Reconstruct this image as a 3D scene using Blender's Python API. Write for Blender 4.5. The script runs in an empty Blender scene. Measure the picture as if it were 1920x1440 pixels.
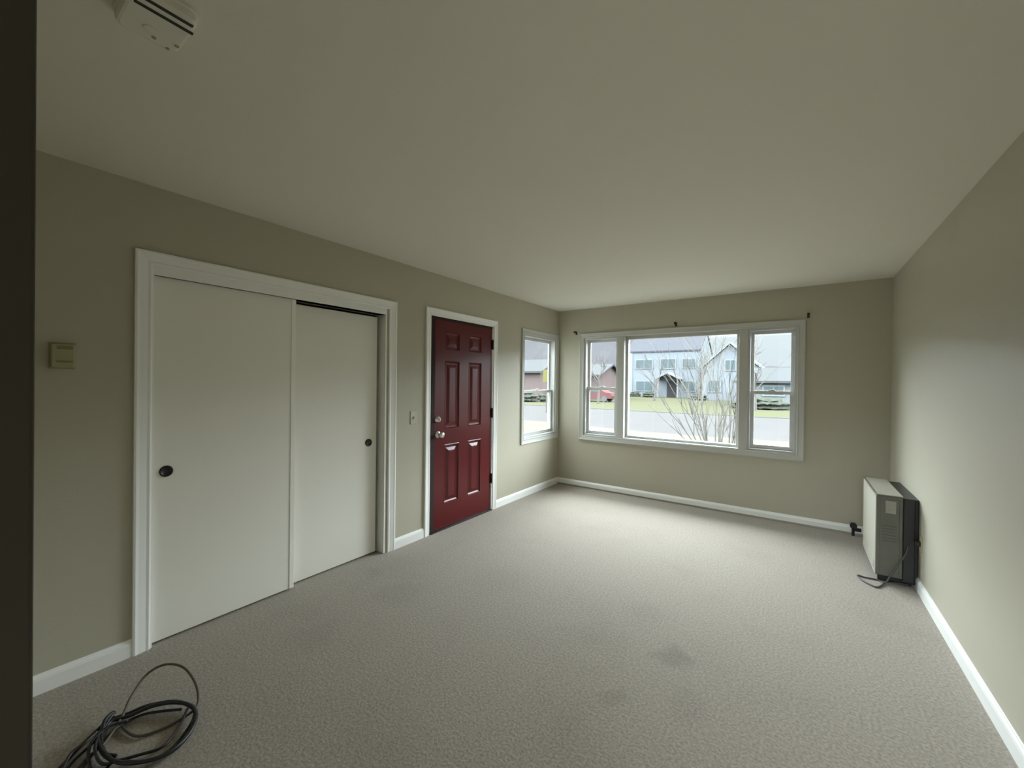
import bpy, bmesh, math, random
from mathutils import Vector, Matrix
S = bpy.context.scene
COL = S.collection

# ------------------------------------------------------------------ camera
EYE = Vector((0.0, 0.0, 1.4303))
YAW, PITCH, ROLL, F = 0.6134, -0.0047, 0.0116, 760.2      # fitted to the room's edges (1920 px wide frame)
fw = Vector((-math.sin(YAW) * math.cos(PITCH), math.cos(YAW) * math.cos(PITCH), math.sin(PITCH)))
r0 = Vector((math.cos(YAW), math.sin(YAW), 0)); u0 = r0.cross(fw)
rt = r0 * math.cos(ROLL) + u0 * math.sin(ROLL); up = u0 * math.cos(ROLL) - r0 * math.sin(ROLL)
cd = bpy.data.cameras.new('camera'); cam = bpy.data.objects.new('camera', cd); COL.objects.link(cam)
cd.sensor_width = 36; cd.sensor_fit = 'HORIZONTAL'; cd.lens = F / 1920 * 36; cd.clip_start = 0.02; cd.clip_end = 500
M4 = Matrix((rt, up, -fw)).transposed().to_4x4(); M4.translation = EYE; cam.matrix_world = M4
S.camera = cam

# ------------------------------------------------------------------ world, light, exposure
w = bpy.data.worlds.new('overcast_sky'); S.world = w; w.use_nodes = True
nt = w.node_tree; nt.nodes.clear()
tc = nt.nodes.new('ShaderNodeTexCoord'); sx = nt.nodes.new('ShaderNodeSeparateXYZ')
ramp = nt.nodes.new('ShaderNodeValToRGB'); bg = nt.nodes.new('ShaderNodeBackground'); wo = nt.nodes.new('ShaderNodeOutputWorld')
nt.links.new(tc.outputs['Generated'], sx.inputs[0]); nt.links.new(sx.outputs['Z'], ramp.inputs[0])
nt.links.new(ramp.outputs[0], bg.inputs[0]); nt.links.new(bg.outputs[0], wo.inputs[0])
e = ramp.color_ramp.elements
e[0].position = 0.0; e[0].color = (0.026, 0.029, 0.031, 1)
e[1].position = 0.75; e[1].color = (0.85, 0.945, 1.0, 1)
k = e.new(0.105); k.color = (0.028, 0.032, 0.034, 1)
k = e.new(0.135); k.color = (0.635, 0.70, 0.745, 1)
k = e.new(0.35); k.color = (0.80, 0.885, 0.94, 1)
bg.inputs['Strength'].default_value = 26.0
S.view_settings.view_transform = 'Standard'; S.view_settings.look = 'None'
S.view_settings.gamma = 1; S.view_settings.use_curve_mapping = False
S.view_settings.exposure = 0.20
S.cycles.use_denoising = True
S.cycles.max_bounces = 16; S.cycles.diffuse_bounces = 12; S.cycles.transparent_max_bounces = 16
S.cycles.sample_clamp_indirect = 8.0

# room measures
XL, XR, YB, H, YS = -2.785, 0.713, 5.098, 2.44, 0.032     # left wall, right wall, window wall, ceiling, near wall
GZ = -0.5                                                   # ground outside
WT = 0.125

def portal(name, loc, rot, sx_, sy_):
    l = bpy.data.lights.new(name, 'AREA'); l.shape = 'RECTANGLE'; l.size = sx_; l.size_y = sy_; l.cycles.is_portal = True
    o = bpy.data.objects.new(name, l); COL.objects.link(o); o.location = loc; o.rotation_euler = rot
HY = -3.2                                                   # end of the hall behind the camera
portal('window_daylight', (-1.19, YB + WT + .02, 1.38), (-math.pi / 2, 0, 0), 2.4, 1.36)
portal('window_daylight', (XL - WT - .02, 4.6, 1.38), (0, -math.pi / 2, 0), 1.36, 0.8)

portal('hall_daylight', (-.4, HY - .12, 1.45), (math.pi / 2, 0, 0), 1.9, 1.4)  # guides daylight through the opening added behind the camera

# ------------------------------------------------------------------ materials
def mat(name, col, rough=0.6, metal=0.0, spec=0.5, noise=None, bump=None, coat=0.0):
    """noise=(scale, amount, second colour)  bump=(scale, strength)"""
    m = bpy.data.materials.new(name); m.use_nodes = True; n = m.node_tree; b = n.nodes['Principled BSDF']
    b.inputs['Base Color'].default_value = (*col, 1); b.inputs['Roughness'].default_value = rough
    b.inputs['Metallic'].default_value = metal; b.inputs['Specular IOR Level'].default_value = spec
    b.inputs['Coat Weight'].default_value = coat
    if noise or bump:
        t = n.nodes.new('ShaderNodeTexCoord')
    if noise:
        sc, amt, c2 = noise
        no = n.nodes.new('ShaderNodeTexNoise'); no.inputs['Scale'].default_value = sc; no.inputs['Detail'].default_value = 5
        n.links.new(t.outputs['Object'], no.inputs['Vector'])
        r = n.nodes.new('ShaderNodeMapRange'); r.inputs['From Min'].default_value = .35; r.inputs['From Max'].default_value = .65
        r.inputs['To Max'].default_value = amt; n.links.new(no.outputs['Fac'], r.inputs['Value'])
        mx = n.nodes.new('ShaderNodeMix'); mx.data_type = 'RGBA'; mx.inputs['A'].default_value = (*col, 1); mx.inputs['B'].default_value = (*c2, 1)
        n.links.new(r.outputs[0], mx.inputs['Factor']); n.links.new(mx.outputs['Result'], b.inputs['Base Color'])
    if bump:
        nb = n.nodes.new('ShaderNodeTexNoise'); nb.inputs['Scale'].default_value = bump[0]; nb.inputs['Detail'].default_value = 3
        n.links.new(t.outputs['Object'], nb.inputs['Vector'])
        bu = n.nodes.new('ShaderNodeBump'); bu.inputs['Strength'].default_value = bump[1]; bu.inputs['Distance'].default_value = .004
        n.links.new(nb.outputs['Fac'], bu.inputs['Height']); n.links.new(bu.outputs[0], b.inputs['Normal'])
    return m

M = {}
M['wall'] = mat('sage_wall_paint', (.458, .430, .340), .42, spec=.5, noise=(2.5, .25, (.472, .444, .350)), bump=(160, .12))
M['ceiling'] = mat('ceiling_paint', (.75, .72, .635), .8, spec=.2, noise=(1.5, .3, (.735, .705, .62)), bump=(90, .1))
M['trim'] = mat('white_trim_paint', (.86, .865, .84), .35, noise=(6, .2, (.84, .845, .82)))
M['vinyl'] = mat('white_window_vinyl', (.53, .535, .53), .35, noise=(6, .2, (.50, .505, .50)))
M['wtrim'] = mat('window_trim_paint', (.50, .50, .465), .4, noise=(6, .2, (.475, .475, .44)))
M['eave_paint'] = mat('olive_siding_paint', (.20, .20, .17), .8, noise=(3, .3, (.18, .18, .15)))  # paint of the added light-blocking wall outside
M['closet'] = mat('cream_closet_paint', (.84, .82, .75), .42, noise=(2, .3, (.82, .80, .73)), bump=(60, .05))
M['closet_edge'] = mat('pale_edge_paint', (.90, .89, .84), .4, noise=(8, .2, (.87, .86, .80)))
M['red'] = mat('red_door_paint', (.100, .005, .007), .28, spec=.4, noise=(5, .3, (.088, .0045, .006)), bump=(40, .06))
M['seal'] = mat('dark_maroon_seal', (.018, .003, .003), .8, noise=(30, .3, (.012, .002, .002)))  # shade of the gap beside the red door, as a colour
M['hinge'] = mat('dark_bronze_metal', (.03, .018, .014), .45, metal=.6, noise=(40, .3, (.02, .012, .01)))
M['nickel'] = mat('satin_nickel', (.72, .68, .66), .28, metal=1, noise=(60, .2, (.66, .62, .60)))
M['black'] = mat('black_plastic', (.008, .008, .008), .4, noise=(40, .3, (.014, .014, .013)))
M['jamb'] = mat('dark_brown_stained_wood', (.036, .031, .019), .6, noise=(9, .5, (.028, .024, .015)), bump=(30, .1))
M['ivory'] = mat('ivory_plastic', (.53, .50, .37), .4, noise=(20, .2, (.50, .47, .35)))
M['thermo'] = mat('aged_beige_plastic', (.36, .335, .19), .45, noise=(25, .3, (.33, .31, .17)))
M['thermo_dark'] = mat('olive_bezel_plastic', (.22, .20, .09), .4, noise=(25, .3, (.19, .17, .08)))
M['alarm'] = mat('alarm_plastic', (.72, .70, .62), .5, noise=(25, .2, (.68, .66, .58)))
M['slot'] = mat('dark_slot', (.03, .03, .024), .7, noise=(25, .2, (.02, .02, .016)))
M['cabinet'] = mat('off_white_enamel', (.43, .415, .35), .35, noise=(5, .3, (.39, .37, .30)))
M['panel'] = mat('grey_olive_side_panel', (.12, .117, .09), .5, noise=(9, .6, (.09, .088, .068)))
M['sticker'] = mat('faded_paper_sticker', (.30, .285, .24), .6, noise=(30, .5, (.24, .225, .19)))
M['cord'] = mat('grey_cord', (.07, .068, .064), .5, noise=(40, .3, (.055, .055, .05)))
M['cable'] = mat('black_cable', (.010, .010, .011), .45, noise=(40, .3, (.016, .016, .016)))
M['cable_brown'] = mat('brown_grey_cable', (.10, .085, .065), .5, noise=(40, .3, (.075, .063, .05)))
M['bracket'] = mat('dark_brown_metal', (.035, .026, .015), .5, metal=.4, noise=(40, .3, (.025, .018, .01)))

# carpet: speckled loops, soft traffic stains
def carpet():
    m = bpy.data.materials.new('beige_carpet'); m.use_nodes = True; n = m.node_tree; b = n.nodes['Principled BSDF']
    L = n.links.new; N = n.nodes.new
    t = N('ShaderNodeTexCoord')
    def noise(s, d=3, r=.5):
        o = N('ShaderNodeTexNoise'); o.inputs['Scale'].default_value = s; o.inputs['Detail'].default_value = d; o.inputs['Roughness'].default_value = r
        L(t.outputs['Object'], o.inputs['Vector']); return o
    a = noise(85, 4, .65); r = N('ShaderNodeValToRGB'); L(a.outputs['Fac'], r.inputs[0])
    r.color_ramp.elements[0].position = .36; r.color_ramp.elements[0].color = (.250, .217, .178, 1)
    r.color_ramp.elements[1].position = .64; r.color_ramp.elements[1].color = (.400, .350, .293, 1)
    # broad worn patches
    p = noise(1.7, 4, .6); pr = N('ShaderNodeMapRange'); L(p.outputs['Fac'], pr.inputs['Value'])
    pr.inputs['From Min'].default_value = .52; pr.inputs['From Max'].default_value = .72; pr.inputs['To Max'].default_value = .30
    col = r.outputs[0]
    def mul(colour_out, fac_out, c):
        mx = N('ShaderNodeMix'); mx.data_type = 'RGBA'; mx.blend_type = 'MULTIPLY'; mx.inputs['B'].default_value = (*c, 1)
        L(colour_out, mx.inputs['A']); L(fac_out, mx.inputs['Factor']); return mx.outputs['Result']
    col = mul(col, pr.outputs[0], (.70, .68, .66))
    # three stains where the carpet is soiled
    for (x, y, rad, amt) in ((-.512, 2.21, .13, .36), (-2.21, 1.80, .24, .16), (-.66, 1.76, .08, .20), (-2.55, 1.86, .08, .16), (-.40, 1.93, .14, .14), (-.75, 2.55, .20, .12), (-1.75, 2.35, .30, .10), (-2.2, 1.2, .2, .12)):
        vm = N('ShaderNodeVectorMath'); vm.operation = 'DISTANCE'; L(t.outputs['Object'], vm.inputs[0]); vm.inputs[1].default_value = (x, y, 0)
        wob = noise(7, 3, .6); ad = N('ShaderNodeMath'); ad.operation = 'MULTIPLY_ADD'; L(wob.outputs['Fac'], ad.inputs[0]); ad.inputs[1].default_value = .28
        L(vm.outputs['Value'], ad.inputs[2])
        mr = N('ShaderNodeMapRange'); L(ad.outputs[0], mr.inputs['Value']); mr.inputs['From Min'].default_value = .14 + rad * .2; mr.inputs['From Max'].default_value = .14 + rad
        mr.inputs['To Min'].default_value = amt; mr.inputs['To Max'].default_value = 0; mr.interpolation_type = 'SMOOTHSTEP'
        col = mul(col, mr.outputs[0], (.45, .42, .40))
    L(col, b.inputs['Base Color']); b.inputs['Roughness'].default_value = .95; b.inputs['Specular IOR Level'].default_value = .1
    b.inputs['Sheen Weight'].default_value = .25
    bu = N('ShaderNodeBump'); bu.inputs['Strength'].default_value = .35; bu.inputs['Distance'].default_value = .008
    L(a.outputs['Fac'], bu.inputs['Height']); L(bu.outputs[0], b.inputs['Normal'])
    return m
M['carpet'] = carpet()

def glass():
    m = bpy.data.materials.new('window_glass'); m.use_nodes = True; n = m.node_tree; n.nodes.clear(); L = n.links.new
    o = n.nodes.new('ShaderNodeOutputMaterial'); tr = n.nodes.new('ShaderNodeBsdfTransparent'); gl = n.nodes.new('ShaderNodeBsdfGlossy')
    tr.inputs[0].default_value = (.97, .985, .98, 1); gl.inputs['Roughness'].default_value = .02
    lw = n.nodes.new('ShaderNodeLayerWeight'); lw.inputs['Blend'].default_value = .5
    pw = n.nodes.new('ShaderNodeMath'); pw.operation = 'POWER'; pw.inputs[1].default_value = 5; L(lw.outputs['Facing'], pw.inputs[0])
    fr = n.nodes.new('ShaderNodeMath'); fr.operation = 'MULTIPLY_ADD'; fr.inputs[1].default_value = .9; fr.inputs[2].default_value = .025; L(pw.outputs[0], fr.inputs[0])
    # slight waviness of old glass
    t = n.nodes.new('ShaderNodeTexCoord'); no = n.nodes.new('ShaderNodeTexNoise'); no.inputs['Scale'].default_value = 3; L(t.outputs['Object'], no.inputs['Vector'])
    bu = n.nodes.new('ShaderNodeBump'); bu.inputs['Strength'].default_value = .02; L(no.outputs['Fac'], bu.inputs['Height']); L(bu.outputs[0], gl.inputs['Normal'])
    mx = n.nodes.new('ShaderNodeMixShader'); L(fr.outputs[0], mx.inputs[0]); L(tr.outputs[0], mx.inputs[1]); L(gl.outputs[0], mx.inputs[2]); L(mx.outputs[0], o.inputs[0])
    return m
M['glass'] = glass()

# ------------------------------------------------------------------ mesh helpers
def put(name, bm, m, parent=None, loc=None, smooth=False):
    bmesh.ops.recalc_face_normals(bm, faces=bm.faces)
    me = bpy.data.meshes.new(name); bm.to_mesh(me); bm.free()
    me.materials.append(M[m] if isinstance(m, str) else m)
    o = bpy.data.objects.new(name, me); COL.objects.link(o)
    if smooth:
        for p in me.polygons: p.use_smooth = True
    if parent: o.parent = parent
    if loc: o.location = loc
    return o
def struct(o, label=None):
    o['kind'] = 'structure'
    if label: o['label'] = label
    return o
def thing(o, label, cat, group=None):
    o['label'] = label; o['category'] = cat; o['kind'] = 'thing'
    if group: o['group'] = group
    return o
def empty(name, loc, rz=0):
    o = bpy.data.objects.new(name, None); COL.objects.link(o); o.location = loc; o.rotation_euler = (0, 0, rz); o.empty_display_size = .1
    return o
def box(bm, a, b, bev=0.0, seg=2):
    a, b = Vector([min(p, q) for p, q in zip(a, b)]), Vector([max(p, q) for p, q in zip(a, b)])
    r = bmesh.ops.create_cube(bm, size=1); vs = r['verts']
    for v in vs: v.co = Vector([(a[i] + b[i]) / 2 + v.co[i] * (b[i] - a[i]) for i in range(3)])
    if bev > 0:
        es = list({ed for v in vs for ed in v.link_edges})
        bmesh.ops.bevel(bm, geom=es, offset=bev, segments=seg, affect='EDGES', profile=.5)
def B(*boxes, bev=0.0):
    bm = bmesh.new()
    for bx in boxes: box(bm, bx[0], bx[1], bev if len(bx) < 3 else bx[2])
    return bm
def revolve(bm, prof, axis, origin, n=28):
    """prof: list of (distance along axis, radius)"""
    ax = Vector(axis).normalized(); t1 = ax.orthogonal().normalized(); t2 = ax.cross(t1); o = Vector(origin); rings = []
    for d, r in prof:
        if r < 1e-6: rings.append([bm.verts.new(o + ax * d)])
        else: rings.append([bm.verts.new(o + ax * d + (t1 * math.cos(2 * math.pi * i / n) + t2 * math.sin(2 * math.pi * i / n)) * r) for i in range(n)])
    for A, Bq in zip(rings, rings[1:]):
        for i in range(n):
            j = (i + 1) % n
            if len(A) == 1 and len(Bq) == 1: continue
            if len(A) == 1: bm.faces.new((A[0], Bq[i], Bq[j]))
            elif len(Bq) == 1: bm.faces.new((A[i], A[j], Bq[0]))
            else: bm.faces.new((A[i], A[j], Bq[j], Bq[i]))
def spline(pts, sub=8, closed=False):
    P = [Vector(p) for p in pts]; out = []; n = len(P)
    for i in range(n if closed else n - 1):
        g = (lambda k: P[k % n]) if closed else (lambda k: P[max(0, min(n - 1, k))])
        p0, p1, p2, p3 = g(i - 1), g(i), g(i + 1), g(i + 2)
        for s in range(sub):
            t = s / sub
            out.append(.5 * ((2 * p1) + (p2 - p0) * t + (2 * p0 - 5 * p1 + 4 * p2 - p3) * t * t + (3 * p1 - p0 - 3 * p2 + p3) * t ** 3))
    if not closed: out.append(P[-1].copy())
    return out
def tube(bm, pts, r, n=8, taper=None):
    rings = []; prev = None
    for i, p in enumerate(pts):
        d = (pts[min(i + 1, len(pts) - 1)] - pts[max(i - 1, 0)])
        if d.length < 1e-9: d = Vector((0, 0, 1))
        d.normalize()
        t1 = d.orthogonal().normalized() if prev is None else (prev - d * prev.dot(d)).normalized()
        prev = t1; t2 = d.cross(t1)
        rr = r if taper is None else r + (taper - r) * i / (len(pts) - 1)
        rings.append([bm.verts.new(p + (t1 * math.cos(2 * math.pi * k_ / n) + t2 * math.sin(2 * math.pi * k_ / n)) * rr) for k_ in range(n)])
    for A, Bq in zip(rings, rings[1:]):
        for i in range(n): bm.faces.new((A[i], A[(i + 1) % n], Bq[(i + 1) % n], Bq[i]))
    bm.faces.new(rings[0][::-1]); bm.faces.new(rings[-1])
def wall_mesh(u, v, w0, w1, holes, axis):
    """a slab with rectangular holes: u horizontal range, v vertical range, w0..w1 thickness; one closed mesh"""
    us = sorted({*u, *[h[0] for h in holes], *[h[1] for h in holes]}); vs = sorted({*v, *[h[2] for h in holes], *[h[3] for h in holes]})
    solid = lambda i, j: 0 <= i < len(us) - 1 and 0 <= j < len(vs) - 1 and not any(
        h[0] < (us[i] + us[i + 1]) / 2 < h[1] and h[2] < (vs[j] + vs[j + 1]) / 2 < h[3] for h in holes)
    bm = bmesh.new(); cache = {}
    def V(a, b, c):
        key = (round(a, 5), round(b, 5), round(c, 5))
        if key not in cache: cache[key] = bm.verts.new((a, c, b) if axis == 'x' else (c, a, b))
        return cache[key]
    for i in range(len(us) - 1):
        for j in range(len(vs) - 1):
            if not solid(i, j): continue
            a, b, c, d = us[i], us[i + 1], vs[j], vs[j + 1]
            for wv in (w0, w1): bm.faces.new([V(a, c, wv), V(b, c, wv), V(b, d, wv), V(a, d, wv)])
            for (ni, nj, p, q) in ((i - 1, j, (a, c), (a, d)), (i + 1, j, (b, c), (b, d)), (i, j - 1, (a, c), (b, c)), (i, j + 1, (a, d), (b, d))):
                if not solid(ni, nj): bm.faces.new([V(*p, w0), V(*q, w0), V(*q, w1), V(*p, w1)])
    return bm

# ------------------------------------------------------------------ room shell
CL = (0.652, 2.145, -0.0, 1.975)            # closet opening y0,y1,z0,z1
DR = (2.632, 3.585, 0.0, 2.055)             # entry door opening
WL = (4.212, 5.015, 0.720, 2.035)           # left wall window opening
WB = (-2.385, -0.005, 0.720, 2.040)         # window wall opening
struct(put('wall_left', wall_mesh((-0.09, YB + WT), (0, H), XL - WT, XL, [CL, DR, WL], 'y'), 'wall'))
struct(put('wall_back', wall_mesh((XL, XR), (0, H), YB, YB + WT, [WB], 'x'), 'wall'))
struct(put('wall_right', B(((XR, HY, 0), (XR + WT, YB + WT, H))), 'wall'))
struct(put('wall_front', B(((XL, YS - .12, 0), (-.372, YS, H))), 'wall'))
struct(put('wall_hall', wall_mesh((HY - .1, YS - .12), (0, H), -1.70, -1.60, [], 'y'), 'wall'))
struct(put('wall_hall_end', wall_mesh((-1.60, XR + WT), (0, H), HY - .1, HY, [(-1.35, .55, .75, 2.15)], 'x'), 'wall'))  # opening added in the unseen hall end to let in fill daylight
struct(put('ceiling', B(((XL - WT, HY - .1, H), (XR + WT, YB + WT, H + .12))), 'ceiling'))
fl = bmesh.new(); box(fl, (XL - WT, HY - .1, -.12), (XR + WT, YB + WT, 0))
struct(put('floor', fl, 'carpet'), 'beige speckled wall to wall carpet')
# unseen roof overhang, added to shade the carpet along the window wall
struct(put('eave', B(((XL - WT, YB + WT, 2.44), (XR + WT + .5, YB + WT + .55, 2.56))), 'vinyl'))
# unseen wall added outside to keep corner window light off the back wall
struct(put('porch_wall', B(((-9.5, 3.98, GZ), (XL - WT, 4.09, 2.7))), 'eave_paint'))
# closet interior shell
struct(put('wall_closet', B(((-3.60, .5, -.1), (-3.56, 2.3, 2.2)), ((-3.56, .5, -.1), (XL - WT, .54, 2.2)), ((-3.56, 2.26, -.1), (XL - WT, 2.3, 2.2)),
                            ((-3.56, .54, 2.16), (XL - WT, 2.26, 2.2)), ((-3.56, .54, -.1), (XL - WT, 2.26, -.04))), 'wall'))
# dark stained end casing of the opening beside the camera
struct(put('trim_1', B(((-.372, YS - .135, 0), (-.35, YS, H)), bev=.002), 'jamb'), 'dark brown post at the left edge of the view')

# baseboards with a small moulded top
def baseboard(name, p, q, inward, z0=0.0):
    p, q, n = Vector((*p, 0)), Vector((*q, 0)), Vector((*inward, 0)); bm = bmesh.new()
    prof = [(0, z0), (.014, z0), (.014, .062), (.011, .074), (.006, .080), (.004, .086), (0, .088)]
    a = [bm.verts.new(p + n * d + Vector((0, 0, z))) for d, z in prof]; b = [bm.verts.new(q + n * d + Vector((0, 0, z))) for d, z in prof]
    for i in range(len(prof) - 1): bm.faces.new((a[i], a[i + 1], b[i + 1], b[i]))
    bm.faces.new(a); bm.faces.new(b)
    return struct(put(name, bm, 'trim'))
baseboard('baseboard_left', (XL, YS), (XL, .583), (1, 0))
baseboard('baseboard_left', (XL, 2.238), (XL, 2.572), (1, 0))
baseboard('baseboard_left', (XL, 3.648), (XL, YB - .014), (1, 0))
baseboard('baseboard_back', (XL, YB), (XR - .014, YB), (0, -1), .020)
baseboard('baseboard_right', (XR, HY), (XR, YB), (-1, 0))
baseboard('baseboard_front', (XL + .014, YS), (-.372, YS), (0, 1))

# casings: mitred, moulded frames; plane 'L' = left wall (u=y), 'B' = back wall (u=x)
def P3(pl, u, v, d):                        # d = distance into the room
    return Vector((XL + d, u, v)) if pl == 'L' else Vector((u, YB - d, v))
def casing(pl, u0_, u1_, z0, z1, wd, bottom=True, th=.018, wside=None):
    bm = bmesh.new(); ws = wside or wd
    prof = [(0, 0), (0, th), (.12, th + .002), (.30, th * .9), (.72, th * .62), (.88, th * .7), (1, th * .45), (1, 0)]   # outer -> inner
    def ring(t, d):
        a, b = ws * t, wd * t
        return [P3(pl, u0_ + a, z0 + (b if bottom else 0), d), P3(pl, u0_ + a, z1 - b, d), P3(pl, u1_ - a, z1 - b, d), P3(pl, u1_ - a, z0 + (b if bottom else 0), d)]
    R = [[bm.verts.new(c) for c in ring(t, d)] for t, d in prof]
    segs = 4 if bottom else 3
    for A, C in zip(R, R[1:]):
        for i in range(segs): bm.faces.new((A[i], A[(i + 1) % 4], C[(i + 1) % 4], C[i]))
    if not bottom:
        bm.faces.new([r_[0] for r_ in R]); bm.faces.new([r_[3] for r_ in R])
    return bm

# ------------------------------------------------------------------ closet
struct(put('trim_2', casing('L', .583, 2.238, 0, 2.093, .068, bottom=False, wside=.072), 'trim'), 'white moulded casing round the closet opening')
struct(put('trim_3', B(((XL - .075, CL[0], 1.975), (XL + .004, CL[1], 2.035)), ((XL - WT, CL[0] - .0, 0), (XL + .003, CL[0] + .010, 1.975)),
                       ((XL - WT, CL[1] - .012, 0), (XL + .003, CL[1], 1.975)), bev=.001), 'trim'), 'white header and jamb boards of the closet')
def closet_door(name, y0, y1, x0, x1, z1, knob_y, label, strip=False):
    o = struct(put(name, B(((x0, y0, .012), (x1, y1, z1)), bev=.003), 'closet'), label)
    if strip:
        put('edge_strip', B(((x1 - .001, y1 - .026, .012), (x1 + .004, y1 + .003, z1)), bev=.001), 'closet_edge', o)
    bm = bmesh.new()
    revolve(bm, [(.0, .0), (.0, .018), (.004, .022), (.006, .026), (.004, .030), (-.002, .031)], (1, 0, 0), (x1 + .001, knob_y, .924))
    put('finger_pull', bm, 'black', o, smooth=True)
    return o
closet_door('door_1', .664, 1.408, XL - .050, XL - .018, 1.978, .722, 'cream sliding closet panel nearest the camera, in front', True)
closet_door('door_2', 1.36, 2.105, XL - .100, XL - .068, 1.955, 2.030, 'cream sliding closet panel behind the other, next to the entry door')

# ------------------------------------------------------------------ red entry door
struct(put('trim_4', casing('L', 2.572, 3.648, 0, 2.112, .060, bottom=False), 'trim'), 'white casing round the red entry door')
struct(put('trim_5', B(((XL - WT, DR[0], 0), (XL + .002, DR[0] + .012, 2.055)), ((XL - WT, DR[1] - .010, 0), (XL + .002, DR[1], 2.055)),
                       ((XL - WT, DR[0], 2.043), (XL + .002, DR[1], 2.055))), 'trim'), 'white jamb of the entry door')
def panel_door():
    Y0, Y1, Z0, Z1 = 2.682, 3.570, .012, 2.028; xf = XL - .012; bm = bmesh.new()
    ycols = [(2.855, 3.020), (3.178, 3.400)]; ycols = [(2.842, 3.052), (3.188, 3.398)]
    zrows = [(.235, .815), (.965, 1.630), (1.735, 1.915)]
    holes = [(y0, y1, z0, z1) for y0, y1 in ycols for z0, z1 in zrows]
    us = sorted({Y0, Y1, *[h[0] for h in holes], *[h[1] for h in holes]}); vs = sorted({Z0, Z1, *[h[2] for h in holes], *[h[3] for h in holes]})
    c = {}
    def V(y, z, x):
        k_ = (round(y, 5), round(z, 5), round(x, 5))
        if k_ not in c: c[k_] = bm.verts.new((x, y, z))
        return c[k_]
    for i in range(len(us) - 1):
        for j in range(len(vs) - 1):
            a, b, d, f = us[i], us[i + 1], vs[j], vs[j + 1]
            h = [q for q in holes if q[0] < (a + b) / 2 < q[1] and q[2] < (d + f) / 2 < q[3]]
            if not h: bm.faces.new([V(a, d, xf), V(b, d, xf), V(b, f, xf), V(a, f, xf)]); continue
            a, b, d, f = h[0]
            steps = [(0, 0), (.006, .002), (.014, -.008), (.026, -.014), (.034, -.014), (.062, -.003), (.068, -.002)]
            rs = [[V(a + s, d + s, xf + x), V(b - s, d + s, xf + x), V(b - s, f - s, xf + x), V(a + s, f - s, xf + x)] for s, x in steps]
            for A, C in zip(rs, rs[1:]):
                for k_ in range(4): bm.faces.new((A[k_], A[(k_ + 1) % 4], C[(k_ + 1) % 4], C[k_]))
            bm.faces.new(rs[-1])
    xb = xf - .044
    bk = [V(Y0, Z0, xb), V(Y1, Z0, xb), V(Y1, Z1, xb), V(Y0, Z1, xb)]; bm.faces.new(bk)
    ef = [ed for ed in bm.edges if len(ed.link_faces) == 1 and all(abs(v.co.x - xf) < 1e-6 for v in ed.verts)]
    r = bmesh.ops.extrude_edge_only(bm, edges=ef)
    for g in r['geom']:
        if isinstance(g, bmesh.types.BMVert): g.co.x = xb
    bmesh.ops.remove_doubles(bm, verts=bm.verts, dist=1e-5)
    return bm
red = struct(put('door_3', panel_door(), 'red'), 'glossy dark red six panel entry door')
put('weatherstrip', B(((XL - .030, DR[0] + .012, 0), (XL - .007, 2.706, 2.043)), ((XL - .030, 2.706, 2.018), (XL - .007, DR[1] - .010, 2.043))), 'seal', red)  # dark strip standing in for the shaded gap at left and top
put('threshold', B(((XL - .15, DR[0] + .012, 0), (XL + .02, DR[1] - .010, .010)), bev=.003), 'hinge', red)
for z in (.353, 1.085, 1.845):
    bm = B(((XL - .012, 3.562, z - .05), (XL - .007, 3.583, z + .05)), bev=.001)
    revolve(bm, [(0, 0), (0, .0085), (.11, .0085), (.11, 0)], (0, 0, 1), (XL + .001, 3.576, z - .055), 12)
    put('hinge', bm, 'hinge', red)
bm = bmesh.new(); revolve(bm, [(0, 0), (0, .033), (.006, .033), (.012, .028), (.022, .024), (.026, .022), (.027, 0)], (1, 0, 0), (XL - .011, 2.742, 1.068))
db = put('deadbolt', bm, 'nickel', red, smooth=True)
put('thumb_turn', B(((XL + .014, 2.736, 1.052), (XL + .032, 2.748, 1.084)), bev=.003), 'nickel', db)
bm = bmesh.new(); revolve(bm, [(0, 0), (0, .034), (.006, .034), (.012, .026), (.016, .013), (.036, .012), (.042, .020), (.052, .028), (.064, .029), (.072, .022), (.075, 0)], (1, 0, 0), (XL - .011, 2.750, .922))
put('door_knob', bm, 'nickel', red, smooth=True)

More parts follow.
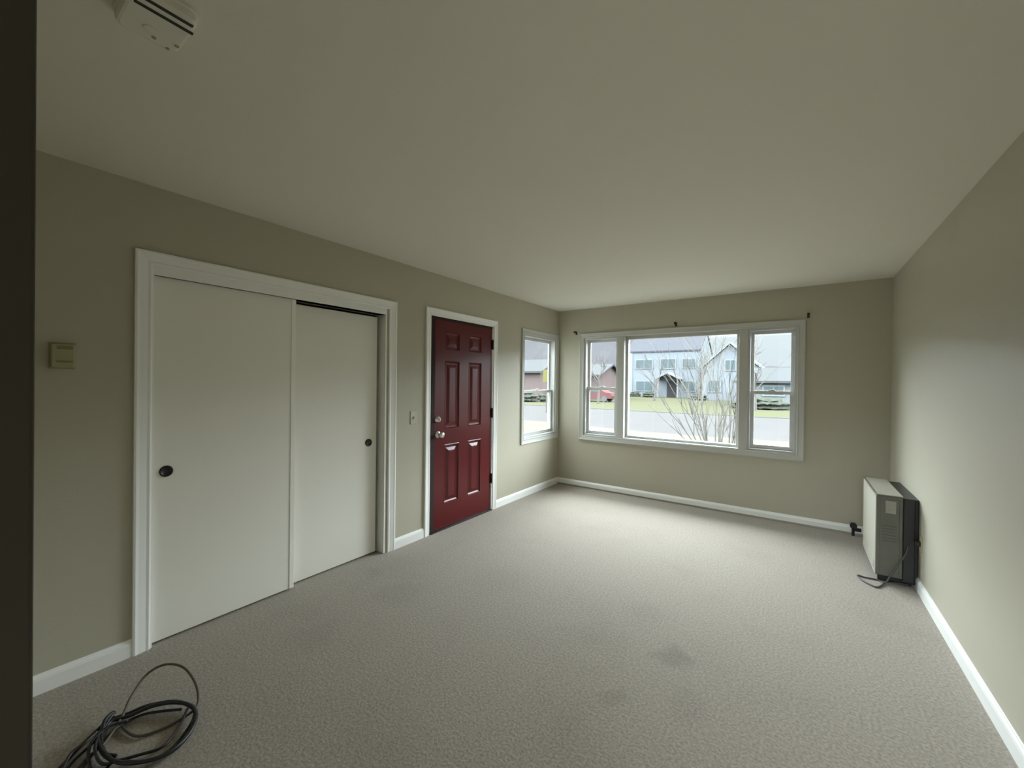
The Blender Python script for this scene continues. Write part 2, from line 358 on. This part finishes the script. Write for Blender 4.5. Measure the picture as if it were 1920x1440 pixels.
# ------------------------------------------------------------------ windows
def frame_boxes(pl, u_0, u_1, z0, z1, wl, wr, wb, wt, d0, d1, bev=.002):
    bm = bmesh.new()
    for a, b in (((u_0, z0), (u_0 + wl, z1)), ((u_1 - wr, z0), (u_1, z1)), ((u_0 + wl, z0), (u_1 - wr, z0 + wb)), ((u_0 + wl, z1 - wt), (u_1 - wr, z1))):
        box(bm, P3(pl, *a, d0), P3(pl, *b, d1), bev)
    return bm
def double_hung(pl, root, u_0, u_1, z0, z1, zr, lock=True, fr=.022, st=.032, dout=-.135):
    put('unit_frame', frame_boxes(pl, u_0, u_1, z0, z1, fr, fr, .022, .022, -.005, dout), 'vinyl', root)
    a, b, c, d = u_0 + fr, u_1 - fr, z0 + .022, z1 - .022
    su = put('upper_sash', frame_boxes(pl, a, b, zr - .018, d, st, st, .034, .034, -.085, -.110), 'vinyl', root)
    put('pane', B((P3(pl, a + st - .002, zr + .014, -.100), P3(pl, b - st + .002, d - .032, -.104))), 'glass', su)
    sl = put('lower_sash', frame_boxes(pl, a, b, c, zr + .018, st + .004, st + .004, .042, .036, -.048, -.080), 'vinyl', root)
    put('pane', B((P3(pl, a + st, c + .040, -.068), P3(pl, b - st, zr - .016, -.072))), 'glass', sl)
    if lock:
        m_ = (a + b) / 2
        put('sash_lock', B((P3(pl, m_ - .03, zr + .018, -.052), P3(pl, m_ + .03, zr + .028, -.072)), (P3(pl, m_ - .008, zr + .026, -.046), P3(pl, m_ + .022, zr + .034, -.06)), bev=.002), 'vinyl', sl)
# window_1: triple window in the back wall
w1 = struct(empty('window_1', (0, 0, 0)), 'wide white triple window, picture pane between two narrow sash units')
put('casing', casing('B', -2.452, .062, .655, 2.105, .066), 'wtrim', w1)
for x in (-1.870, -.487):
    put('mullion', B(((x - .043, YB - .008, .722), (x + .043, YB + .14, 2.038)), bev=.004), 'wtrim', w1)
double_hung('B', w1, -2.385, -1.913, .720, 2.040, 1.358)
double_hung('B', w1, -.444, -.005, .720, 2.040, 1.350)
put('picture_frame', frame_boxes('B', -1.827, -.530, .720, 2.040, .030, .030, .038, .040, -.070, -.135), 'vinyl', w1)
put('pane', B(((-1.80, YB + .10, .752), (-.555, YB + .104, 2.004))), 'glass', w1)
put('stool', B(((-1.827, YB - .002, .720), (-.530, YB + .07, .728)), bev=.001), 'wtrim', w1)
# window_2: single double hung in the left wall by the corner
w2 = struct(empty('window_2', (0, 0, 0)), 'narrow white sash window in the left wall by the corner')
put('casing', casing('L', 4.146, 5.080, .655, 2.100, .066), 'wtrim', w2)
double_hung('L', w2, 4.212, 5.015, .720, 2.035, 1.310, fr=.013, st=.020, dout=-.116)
# curtain rod brackets
for x, z, lb in ((-2.508, 2.118, 'small brown curtain bracket above the left end of the wide window'), (-1.195, 2.146, 'small brown curtain bracket above the middle of the wide window'),
                 (.082, 2.142, 'small brown curtain bracket above the right end of the wide window')):
    br = thing(empty('curtain_bracket', (x, YB, z)), lb, 'curtain bracket', 'curtain rod brackets')
    put('wall_plate', B(((-.011, -.004, -.026), (.011, 0, .022)), bev=.001), 'bracket', br)
    bm = B(((-.006, -.052, -.004), (.006, -.003, .006)), bev=.002); revolve(bm, [(-.012, 0), (-.012, .010), (-.009, .015), (.009, .015), (.012, .010), (.012, 0)], (1, 0, 0), (0, -.052, .006), 16)
    put('rod_cup', bm, 'bracket', br)

# ------------------------------------------------------------------ fittings
t = thing(empty('thermostat', (XL, .335, 1.527)), 'aged beige wall thermostat left of the closet', 'thermostat')
put('base_plate', B(((0, -.043, -.060), (.006, .043, .060)), bev=.002), 'thermo', t)
put('cover', B(((.006, -.038, -.055), (.034, .038, .055)), bev=.006), 'thermo', t)
put('display', B(((.033, -.020, .030), (.036, .030, .046)), bev=.001), 'thermo_dark', t)
put('lever', B(((.033, -.022, -.030), (.037, .030, -.022)), bev=.001), 'thermo_dark', t)
t = thing(empty('light_switch', (XL, 2.440, 1.105)), 'ivory light switch plate between the closet and the red door', 'light switch')
put('plate', B(((0, -.036, -.058), (.006, .036, .058)), bev=.003), 'ivory', t)
put('toggle', B(((.005, -.005, -.012), (.016, .005, .010)), bev=.002), 'ivory', t)
for z in (-.030, .030):
    bm = bmesh.new(); revolve(bm, [(0, 0), (0, .0035), (.0015, .003), (.0018, 0)], (1, 0, 0), (.006, 0, z), 12); put('screw', bm, 'nickel', t)

# smoke alarm on the ceiling (rounded rectangle with two long sound slots)
def rrect(bm, cx, cy, hx, hy, r, levels, n=8):
    rings = []
    for z, ins in levels:
        ring = []
        for (qx, qy, a0) in ((1, 1, 0), (-1, 1, 90), (-1, -1, 180), (1, -1, 270)):
            for i in range(n + 1):
                a = math.radians(a0 + 90 * i / n); rr = max(r - ins, .001)
                ring.append(bm.verts.new((cx + qx * (hx - r) + math.cos(a) * rr, cy + qy * (hy - r) + math.sin(a) * rr, z)))
        rings.append(ring)
    for A, C in zip(rings, rings[1:]):
        for i in range(len(A)): bm.faces.new((A[i], A[(i + 1) % len(A)], C[(i + 1) % len(A)], C[i]))
    bm.faces.new(rings[0]); bm.faces.new(rings[-1][::-1])
t = thing(empty('smoke_alarm', (-1.452, .345, H)), 'white boxy smoke alarm with two dark slots on the ceiling', 'smoke alarm')
bm = bmesh.new(); rrect(bm, 0, 0, .098, .075, .030, [(0, 0), (-.010, 0), (-.012, .004), (-.030, .005), (-.036, .009), (-.038, .015)]); put('housing', bm, 'alarm', t)
for x in (.040, .070):
    put('sound_slot', B(((x, -.055, -.0405), (x + .010, .068 - (x - .046) * .3, -.037)), bev=.001), 'slot', t)
for x, y, r in ((-.062, .010, .006), (-.078, .045, .005), (-.045, .058, .006)):
    bm = bmesh.new(); revolve(bm, [(0, 0), (0, r), (-.003, r * .8), (-.003, 0)], (0, 0, 1), (x, y, -.0375), 14); put('indicator_dot', bm, 'thermo', t)
bm = bmesh.new(); revolve(bm, [(0, 0), (0, .016), (-.003, .015), (-.004, 0)], (0, 0, 1), (-.035, -.005, -.0375), 20); put('test_button', bm, 'alarm', t)

# ------------------------------------------------------------------ wall heater
HX0, HX1, HY0, HY1, HZ0, HZ1 = .482, XR, 3.985, 4.66, .045, .640
t = thing(empty('wall_heater', ((HX0 + HX1) / 2, (HY0 + HY1) / 2, 0)), 'off white wall heater with dark end panel low on the right wall', 'heater')
inv = lambda a: (a[0] - t.location.x, a[1] - t.location.y, a[2])
def HB(*bx, bev=0): return B(*[(inv(a), inv(b)) + tuple(r_) for a, b, *r_ in bx], bev=bev)
XM = .632
put('cabinet_shell', HB(((HX0, HY0 + .006, HZ0), (HX0 + .012, HY1, HZ1)), ((HX0, HY0 + .006, HZ1 - .014), (XM, HY1, HZ1)), ((HX0 + .012, HY1 - .012, HZ0), (XM, HY1, HZ1 - .014)), bev=.004), 'cabinet', t)
ep = put('end_panel', HB(((HX0 + .003, HY0 - .004, HZ0 + .004), (XM, HY0 + .012, HZ1 - .003)), bev=.008), 'panel', t)
put('panel_rib', HB(((HX0 + .004, HY0 - .009, HZ0 + .03), (HX0 + .024, HY0 - .003, HZ1 - .02)), ((XM - .022, HY0 - .009, HZ0 + .03), (XM - .006, HY0 - .003, HZ1 - .02)), ((HX0 + .004, HY0 - .009, HZ1 - .026), (XM - .006, HY0 - .003, HZ1 - .012)), bev=.002), 'panel', ep)
put('sticker', HB(((.535, HY0 - .0058, .510), (.592, HY0 - .0038, .600)), bev=.0003), 'sticker', ep)['label'] = 'pale paper sticker'
put('louver', HB(*[((.52, HY0 - .0085, .30 + .022 * i), (.595, HY0 - .003, .308 + .022 * i)) for i in range(6)], bev=.001), 'panel', ep)
put('chassis', HB(((XM - .004, HY0 + .004, HZ0 - .02), (HX1 - .002, HY1 - .01, HZ1 - .012)), ((XM - .001, HY0 - .012, HZ0 - .01), (HX1 - .022, HY0 + .006, HZ1 - .008), .004), bev=.003), 'black', t)
put('front_grille', HB(*[((HX0 - .004, HY0 + .05 + .0, .08 + .016 * i), (HX0 + .002, HY1 - .05, .086 + .016 * i)) for i in range(5)], bev=.001), 'cabinet', t)
for y in (HY0 + .05, HY1 - .08):
    put('foot', HB(((HX0 + .02, y - .02, 0), (HX1 - .03, y + .02, HZ0 + .002)), bev=.003), 'black', t)
# power cord: out of the end panel, down, a loop on the carpet, back under
cp = [(.655, HY0 - .018, .30), (.640, HY0 - .030, .24), (.600, HY0 - .030, .15), (.560, HY0 - .030, .06), (.535, HY0 - .03, .008), (.50, HY0 + .01, .006), (.43, 3.99, .006), (.388, 4.00, .006),
      (.400, 3.93, .006), (.440, 3.87, .006), (.478, 3.845, .006), (.51, 3.90, .006), (.54, 3.965, .008), (.60, 4.00, .010), (.66, 3.985, .02)]
bm = bmesh.new(); tube(bm, spline([inv(p) for p in cp], 8), .0052)
put('power_cord', bm, 'cord', t)
# shut-off valve on the skirting beyond the heater
t = thing(empty('shutoff_valve', (.452, YB - .045, .075)), 'small black pipe valve on the baseboard behind the heater', 'valve')
bm = bmesh.new(); revolve(bm, [(-.075, 0), (-.075, .012), (.02, .012), (.02, .020), (.045, .020), (.045, 0)], (0, 0, 1), (0, 0, 0), 16); put('pipe', bm, 'black', t)
bm = bmesh.new(); revolve(bm, [(0, 0), (0, .024), (-.006, .028), (-.018, .028), (-.022, .022), (-.022, 0)], (0, 1, 0), (0, -.012, .025), 16); put('handwheel', bm, 'black', t)
put('fitting', B(((.010, -.012, -.030), (.060, .012, .002)), bev=.006), 'black', t)
# outlet with black plug on the right wall by the heater
t = thing(empty('wall_outlet', (XR, 3.925, .343)), 'small wall outlet with black plug beside the heater', 'outlet')
put('plate', B(((-.005, -.035, -.057), (0, .035, .057)), bev=.002), 'thermo', t)
put('plug', B(((-.030, -.016, -.016), (-.004, .016, .016)), bev=.004), 'black', t)

# ------------------------------------------------------------------ cables on the carpet, bottom left
random.seed(4)
def ray_floor(px, py, z=0.006):
    d = fw + rt * ((px - 960) / F) + up * ((720 - py) / F); s = (z - EYE.z) / d.z; return EYE + d * s
def path(pix):          # the lie of the cable read once on the carpet, heights as given
    return [ray_floor(x, y, z) for x, y, z in pix]
coil = []
base = [(205, 1352, .03), (240, 1340, .02), (285, 1322, .03), (330, 1316, .03), (360, 1326, .02), (364, 1345, .02), (350, 1375, .01), (320, 1405, .01), (280, 1424, .01), (235, 1430, .01), (200, 1418, .015), (188, 1392, .02)]
for turn in range(3):
    for x, y, z in base:
        coil.append((x + random.uniform(-3, 3) + turn * 1.5, y + random.uniform(-2.5, 2.5) + turn * 1.2, z * .6 + .006 + .006 * turn))
coil += [(196, 1352, .05), (214, 1335, .05), (190, 1362, .04), (150, 1400, .02), (120, 1432, .01), (80, 1475, .008), (30, 1530, .008)]
bm = bmesh.new(); tube(bm, spline(path(coil), 7), .0068)
extra = [[(352, 1328, .03), (335, 1362, .016), (305, 1400, .014), (262, 1415, .014), (225, 1425, .018), (192, 1432, .03), (178, 1405, .04), (186, 1375, .04), (172, 1395, .03), (140, 1425, .02), (110, 1460, .014)],
         [(214, 1336, .05), (196, 1362, .04), (184, 1385, .04), (196, 1412, .03), (218, 1418, .02), (200, 1440, .014), (170, 1470, .012), (120, 1500, .01)],
         [(240, 1352, .035), (205, 1362, .045), (172, 1392, .04), (166, 1425, .03), (180, 1455, .02), (230, 1470, .012)],
         [(182, 1372, .05), (160, 1392, .05), (134, 1412, .04), (118, 1440, .03), (96, 1480, .014)],
         [(340, 1330, .02), (300, 1334, .02), (262, 1342, .014), (215, 1368, .02), (176, 1412, .03), (150, 1448, .02), (140, 1490, .012)]]
for ex in extra: tube(bm, spline(path(ex), 8), .0052)
o = put('coiled_cable', bm, 'cable', smooth=True); thing(o, 'tangled black cables lying in an oval coil on the carpet', 'cable')
thin = [(120, 1470, .008), (165, 1420, .02), (195, 1395, .03), (228, 1345, .03), (245, 1308, .05), (275, 1265, .08), (310, 1246, .10), (345, 1252, .09), (368, 1285, .05), (370, 1322, .02),
        (345, 1345, .012), (300, 1368, .008), (262, 1380, .008), (238, 1372, .008), (222, 1352, .014), (206, 1340, .03)]
bm = bmesh.new(); tube(bm, spline(path(thin), 9), .0052)
o = put('thin_cable', bm, 'cable_brown', smooth=True); thing(o, 'thin brownish cable looping up above the black coil', 'cable')

# ================================================================== outdoors
def nm(name, c, c2, sc=3, rough=1.0): return mat(name, c, 1.0, spec=0, noise=(sc, .8, c2))
M['asphalt'] = nm('pale_wet_asphalt', (.0375, .0355, .0350), (.0345, .0327, .0322), .6)
M['lawn_far'] = nm('spring_lawn', (.0345, .0350, .0205), (.0350, .0325, .0240), .35)
M['lawn_near'] = nm('winter_lawn', (.052, .049, .038), (.046, .042, .034), 1.2)
M['walk'] = nm('concrete_kerb', (0.0360, 0.0360, 0.0352), (0.0332, 0.0332, 0.0316), 2)
M['sid_blue'] = nm('pale_blue_siding', (0.0787, 0.0869, 0.0960), (0.0750, 0.0823, 0.0905), .5)
M['sid_white'] = nm('white_siding', (0.0970, 0.1029, 0.1047), (0.0900, 0.0952, 0.0970), .5)
M['sid_teal'] = nm('pale_teal_siding', (0.0712, 0.0783, 0.0766), (0.0676, 0.0747, 0.0730), .5)
M['roof'] = nm('grey_lilac_shingle', (0.0314, 0.0319, 0.0355), (0.0283, 0.0288, 0.0325), 2)
M['roof_pale'] = nm('pale_shingle', (0.0344, 0.0350, 0.0357), (0.0324, 0.0330, 0.0330), 2)
M['brick'] = nm('faded_pink_brick', (0.0634, 0.0477, 0.0461), (0.0578, 0.0461, 0.0438), 4)
M['pane_far'] = nm('far_window_pane', (.040, .050, .054), (.036, .045, .049), 1)
M['dark_far'] = nm('dark_entry', (0.0228, 0.0215, 0.0228), (0.0202, 0.0184, 0.0202), 2)
M['hill'] = nm('bare_tree_hill', (0.0260, 0.0251, 0.0269), (0.0297, 0.0288, 0.0297), .12)
M['bark'] = nm('pale_bark', (0.0491, 0.0451, 0.0419), (0.0549, 0.0509, 0.0475), 9)
M['twig'] = nm('pale_twig', (.078, .074, .066), (.066, .062, .055), 9)
M['hedge'] = nm('grey_green_hedge', (0.0245, 0.0278, 0.0219), (0.0323, 0.0335, 0.0278), 2)
M['yellow'] = nm('yellow_sign', (.066, .062, .020), (.060, .057, .018), 3)
M['red_car'] = nm('faded_red_car', (.062, .030, .030), (.058, .028, .028), 2)
M['tyre'] = mat('tyre', (.03, .03, .03), .8, noise=(9, .3, (.02, .02, .02)))

def strip(name, ylo, yhi, m, z, x0=-75, x1=60):
    """ground bands run along the street; the curves of lawn edges are drawn as wavy polygons"""
    bm = bmesh.new(); n = 60; A = []; C = []
    for i in range(n + 1):
        x = x0 + (x1 - x0) * i / n
        A.append(bm.verts.new((x, ylo(x), z))); C.append(bm.verts.new((x, yhi(x), z)))
    for i in range(n): bm.faces.new((A[i], A[i + 1], C[i + 1], C[i]))
    g = bmesh.ops.extrude_face_region(bm, geom=bm.faces[:])
    for v in g['geom']:
        if isinstance(v, bmesh.types.BMVert): v.co.z -= .08
    return put(name, bm, m)
near = lambda x: 16.8 - .0 * x + .5 * math.sin(x * .4)
far = lambda x: 28.6 + .4 * math.sin(x * .25)
bm = bmesh.new(); box(bm, (-120, -30, GZ - .6), (90, 140, GZ - .1))
struct(put('ground', bm, 'lawn_near'), 'ground outside')
g = strip('front_lawn', lambda x: -20, near, 'lawn_near', GZ); struct(g, 'tan winter lawn below the windows')
g = strip('street', near, far, 'asphalt', GZ + .0); struct(g, 'pale wide street outside the windows')
g = strip('far_lawn', far, lambda x: 100, 'lawn_far', GZ + .02); struct(g, 'yellowish green lawn across the street')
g = strip('kerb', lambda x: far(x) - .25, lambda x: far(x) + .10, 'walk', GZ + .03); struct(g, 'kerb across the street')

def far_window(root, x, y, z0, z1, hw, m='pane_far', ax='y'):
    f = put('window', B(((x - hw - .12, y - .10, z0 - .12), (x + hw + .12, y + .02, z1 + .12))), 'sid_white', root)
    put('window_pane', B(((x - hw, y - .13, z0), (x - .06, y - .09, z1)), ((x + .06, y - .13, z0), (x + hw, y - .09, z1))), m, f)
def gable_roof(bm, x0, x1, y0, y1, z0, z1, over=.5, along='x'):
    if along == 'x':
        ym = (y0 + y1) / 2; pts = [(y0 - over, z0), (ym, z1), (y1 + over, z0), (y1 + over, z0 - .2), (ym, z1 - .22), (y0 - over, z0 - .2)]
        a = [bm.verts.new((x0 - over, p, q)) for p, q in pts]; b = [bm.verts.new((x1 + over, p, q)) for p, q in pts]
    else:
        xm = (x0 + x1) / 2; pts = [(x0 - over, z0), (xm, z1), (x1 + over, z0), (x1 + over, z0 - .2), (xm, z1 - .22), (x0 - over, z0 - .2)]
        a = [bm.verts.new((p, y0 - over, q)) for p, q in pts]; b = [bm.verts.new((p, y1 + over, q)) for p, q in pts]
    bm.faces.new(a); bm.faces.new(b[::-1])
    for i in range(6): bm.faces.new((a[i], a[(i + 1) % 6], b[(i + 1) % 6], b[i]))
def gable_wall(bm, x0, x1, y0, y1, z0, z1, zp, along='x'):
    """walls of a house with triangular gable ends"""
    if along == 'x': pts = [(y0, z0), (y1, z0), (y1, z1), ((y0 + y1) / 2, zp), (y0, z1)]; f = lambda t_, p: (t_, p[0], p[1]); e0, e1 = x0, x1
    else: pts = [(x0, z0), (x1, z0), (x1, z1), ((x0 + x1) / 2, zp), (x0, z1)]; f = lambda t_, p: (p[0], t_, p[1]); e0, e1 = y0, y1
    a = [bm.verts.new(f(e0, p)) for p in pts]; b = [bm.verts.new(f(e1, p)) for p in pts]
    bm.faces.new(a); bm.faces.new(b[::-1])
    for i in range(5): bm.faces.new((a[i], a[(i + 1) % 5], b[(i + 1) % 5], b[i]))
# two-storey pale blue house seen through the picture pane
HYF = 60.0
h = thing(empty('house', (-15, HYF, GZ)), 'pale blue two storey house seen through the middle pane', 'house', 'houses across the street')
def hb(bm): bmesh.ops.translate(bm, verts=bm.verts, vec=-h.location); return bm
def house_put(name, bm, m, root): bmesh.ops.translate(bm, verts=bm.verts, vec=-root.location); return put(name, bm, m, root)
def fw_at(root, x, y, z0, z1, hw, m='pane_far'):
    f = house_put('window', B(((x - hw - .14, y - .10, z0 - .14), (x + hw + .14, y + .02, z1 + .14))), 'sid_white', root)
    bm = B(((x - hw, y - .13, z0), (x - .05, y - .09, z1)), ((x + .05, y - .13, z0), (x + hw, y - .09, z1))); bmesh.ops.translate(bm, verts=bm.verts, vec=-root.location)
    put('window_pane', bm, m, f)
bm = bmesh.new(); gable_wall(bm, -21, -10.9, HYF, HYF + 9, GZ, 6.2, 9.2); house_put('siding', bm, 'sid_blue', h)
bm = bmesh.new(); gable_roof(bm, -21, -10.9, HYF, HYF + 9, 6.2, 9.3, .12); house_put('roof', bm, 'roof', h)
house_put('corner_board', B(((-21.05, HYF - .08, GZ), (-20.2, HYF + .02, 6.1))), 'sid_white', h)
for x, z0, z1, hw in ((-18.5, 3.75, 4.9, 1.15), (-15.1, 3.7, 4.95, .95), (-12.3, 3.75, 4.9, .8), (-18.4, .45, 1.75, 1.2), (-12.3, .5, 1.8, .8)): fw_at(h, x, HYF, z0, z1, hw)
house_put('entry_door', B(((-15.2, HYF - .12, GZ), (-13.9, HYF + .02, 1.9))), 'dark_far', h)
bm = bmesh.new(); gable_roof(bm, -16.2, -13.2, HYF - 1.8, HYF, 2.2, 3.1, .2, 'y'); house_put('porch_roof', bm, 'sid_white', h)
for x in (-16.0, -13.4): house_put('porch_post', B(((x - .1, HYF - 1.7, GZ), (x + .1, HYF - 1.5, 2.2))), 'sid_white', h)
# white gabled house at the right of it
h = thing(empty('house', (-6.6, 54, GZ)), 'white gabled house end at the right of the middle pane', 'house', 'houses across the street')
bm = bmesh.new(); gable_wall(bm, -9.5, -3.6, 54, 66, GZ, 3.4, 6.2, 'y'); house_put('siding', bm, 'sid_blue', h)
bm = bmesh.new(); gable_roof(bm, -9.5, -3.6, 54, 66, 3.4, 6.5, .35, 'y'); house_put('roof', bm, 'sid_white', h)
for x in (-8.2, -5.0): fw_at(h, x, 54, .6, 1.9, .6)
fw_at(h, -6.5, 54, 3.2, 4.3, .5)
# low ranch house seen through the right sash
h = thing(empty('house', (1.0, 42, GZ)), 'low pale teal house seen through the right sash', 'house', 'houses across the street')
bm = bmesh.new(); gable_wall(bm, -4.2, 8, 42, 50, GZ, 1.8, 3.0); house_put('siding', bm, 'sid_teal', h)
bm = bmesh.new(); gable_roof(bm, -4.2, 8, 42, 50, 1.8, 3.1); house_put('roof', bm, 'roof_pale', h)
for x, hw in ((-1.7, .7), (1.4, .7)): fw_at(h, x, 42, .6, 1.3, hw)
# brick ranch houses seen through the left sash and the left wall window
h = thing(empty('house', (-23, 44, GZ)), 'pink brick house with pale roof seen through the left sash', 'house', 'houses across the street')
bm = bmesh.new(); gable_wall(bm, -32, -18.8, 44, 51, GZ, 2.4, 3.7); house_put('brick_wall', bm, 'brick', h)
bm = bmesh.new(); gable_roof(bm, -32, -18.8, 44, 51, 2.4, 3.8); house_put('roof', bm, 'roof_pale', h)
for x in (-25.5, -22.6, -20.4): fw_at(h, x, 44, 1.1, 2.2, .55)
h = thing(empty('house', (-30, 36, GZ)), 'low brick house with pale roof seen through the corner window', 'house', 'houses across the street')
bm = bmesh.new(); gable_wall(bm, -40, -21.8, 36, 42, GZ, 2.6, 3.9); house_put('brick_wall', bm, 'brick', h)
bm = bmesh.new(); gable_roof(bm, -40, -21.8, 36, 42, 2.6, 4.0); house_put('roof', bm, 'roof_pale', h)
for x in (-34, -30, -25.2): fw_at(h, x, 36, .9, 2.0, .6)

# wooded hill behind the houses
bm = bmesh.new(); n = 90; top = []; bot = []; back = []
for i in range(n + 1):
    x = -130 + 200 * i / n; tt = min(1, max(0, (x + 42) / 32)); hgt = 17.5 - 11.0 * tt * tt * (3 - 2 * tt) + .7 * math.sin(x * .31) + .4 * math.sin(x * .9)
    bot.append(bm.verts.new((x, 96, GZ - .1))); top.append(bm.verts.new((x, 118, hgt))); back.append(bm.verts.new((x, 135, GZ - .1)))
for i in range(n): bm.faces.new((bot[i], bot[i + 1], top[i + 1], top[i])); bm.faces.new((top[i], top[i + 1], back[i + 1], back[i]))
struct(put('hillside', bm, 'hill'), 'lilac grey wooded hill behind the houses')

# hedges and foundation bushes
def bush(name, x, y, rx, rz, label, grp, m='hedge', seed=1):
    rnd = random.Random(seed); bm = bmesh.new(); bmesh.ops.create_icosphere(bm, subdivisions=4, radius=1)
    for v in bm.verts:
        n_ = 1 + .16 * math.sin(v.co.x * 9 + seed) * math.sin(v.co.y * 8) + .12 * math.sin(v.co.z * 11 + seed * 2) + rnd.uniform(-.07, .07)
        v.co = Vector((v.co.x * rx * n_, v.co.y * rx * .8 * n_, max(v.co.z, -.6) * rz * n_ + rz * .6))
    o_ = put(name, bm, m, loc=(x, y, GZ + .02)); return thing(o_, label, 'bush', grp)
bush('round_bush', -19.3, 58.6, .75, .45, 'low dark bush at the left corner of the blue house', 'bushes across the street', seed=3)
bush('round_bush', -17.1, 57.6, .8, .5, 'rounded dark bush left of the porch of the blue house', 'bushes across the street', seed=5)
bush('round_bush', -9.6, 52, .9, .5, 'dark bush in front of the white gabled house', 'bushes across the street', seed=8)
bush('hedge', -2.4, 38, 1.9, .55, 'low hedge seen below the rail of the right sash', 'bushes across the street', seed=9)
bush('hedge', -22.4, 33.5, 1.5, .65, 'grey hedge seen in the lower part of the corner window', 'bushes across the street', seed=12)
bush('hedge', -19.9, 34.6, 1.0, .6, 'darker small hedge at the right of the corner window', 'bushes across the street', seed=14)

# bare trees and the shrub in front of the picture pane
def branches(bm, p, d, L, r, depth, rnd, spread=.55, kids=3, up_=.15):
    q = [p.copy()]; dd = d.copy(); n_ = 5
    for i in range(n_):
        dd = (dd + Vector((rnd.uniform(-1, 1), rnd.uniform(-1, 1), rnd.uniform(-.4, 1) * up_ * 2)) * .13).normalized(); q.append(q[-1] + dd * L / n_)
    tube(bm, q, r, 6 if depth > 1 else 4, r * .55)
    if depth <= 0: return
    for k_ in range(kids):
        at = rnd.randint(2, n_); nd = (dd + Vector((rnd.uniform(-1, 1), rnd.uniform(-1, 1), rnd.uniform(-.3, 1))) * spread).normalized()
        branches(bm, q[at], nd, L * rnd.uniform(.55, .8), r * .55, depth - 1, rnd, spread, kids, up_)
def tree(name, x, y, hgt, r, seed, label, cat, grp=None, depth=4, z=GZ):
    rnd = random.Random(seed); bm = bmesh.new(); branches(bm, Vector((0, 0, -.05)), Vector((0, 0, 1)), hgt * .42, r, depth, rnd, .75, 3, .2)
    return thing(put(name, bm, 'bark', loc=(x, y, z)), label, cat, grp)
tree('bare_tree', -13.0, 46, 6.2, .13, 5, 'bare tree standing before the door of the blue house', 'tree', 'bare street trees')
tree('bare_tree', -7.4, 42, 6.8, .13, 11, 'bare tree standing before the white gabled house', 'tree', 'bare street trees')
tree('bare_tree', -2.6, 35.5, 6.0, .15, 17, 'bare tree seen in the upper part of the right sash', 'tree', 'bare street trees')
tree('bare_tree', -15.2, 35.5, 5.6, .14, 23, 'bare tree seen through the left sash', 'tree', 'bare street trees')
rnd = random.Random(7); bm = bmesh.new()
for i in range(15):
    a = rnd.uniform(0, 2 * math.pi); lean = rnd.uniform(.08, .5)
    d = Vector((math.cos(a) * lean - .05, math.sin(a) * lean * .7, 1)).normalized()
    branches(bm, Vector((math.cos(a) * .09, math.sin(a) * .09, -.03)), d, rnd.uniform(1.3, 1.9), .017, 2, rnd, .45, 3, .1)
thing(put('bare_shrub', bm, 'twig', loc=(-1.25, 9.0, GZ)), 'leafless many stemmed shrub close outside the middle pane', 'shrub')
# yellow roadside sign and a parked red car
t = thing(empty('road_sign', (-13.1, 22.4, GZ)), 'yellow road sign seen at the right of the corner window', 'sign')
put('sign_plate', B(((-.24, -.012, 1.95), (.24, .012, 2.75)), bev=.004), 'yellow', t)
bm = bmesh.new(); revolve(bm, [(0, 0), (0, .035), (2.72, .035), (2.72, 0)], (0, 0, 1), (0, .05, 0), 10); put('post', bm, 'bark', t)
t = thing(empty('parked_car', (-17.3, 39.6, GZ + .02)), 'faded red car parked before the pink brick house', 'car')
def car_body():
    bm = bmesh.new(); prof = [(-2.1, .35), (-2.15, .7), (-1.95, .88), (-1.1, .95), (-.55, 1.38), (.75, 1.42), (1.45, .98), (2.05, .9), (2.15, .6), (2.1, .35)]
    a = [bm.verts.new((x, -.82, z)) for x, z in prof]; b = [bm.verts.new((x, .82, z)) for x, z in prof]
    bm.faces.new(a); bm.faces.new(b[::-1])
    for i in range(len(prof)): bm.faces.new((a[i], a[(i + 1) % len(prof)], b[(i + 1) % len(prof)], b[i]))
    return bm
put('body', car_body(), 'red_car', t)
put('side_window', B(((-.6, -.835, .98), (.05, -.81, 1.30)), ((.12, -.835, .98), (.85, -.81, 1.30))), 'pane_far', t)
for x in (-1.35, 1.35):
    for y in (-.72, .72):
        bm = bmesh.new(); revolve(bm, [(-.11, 0), (-.11, .28), (-.09, .32), (.09, .32), (.11, .28), (.11, 0)], (0, 1, 0), (x, y, .32), 18); put('wheel', bm, 'tyre', t)
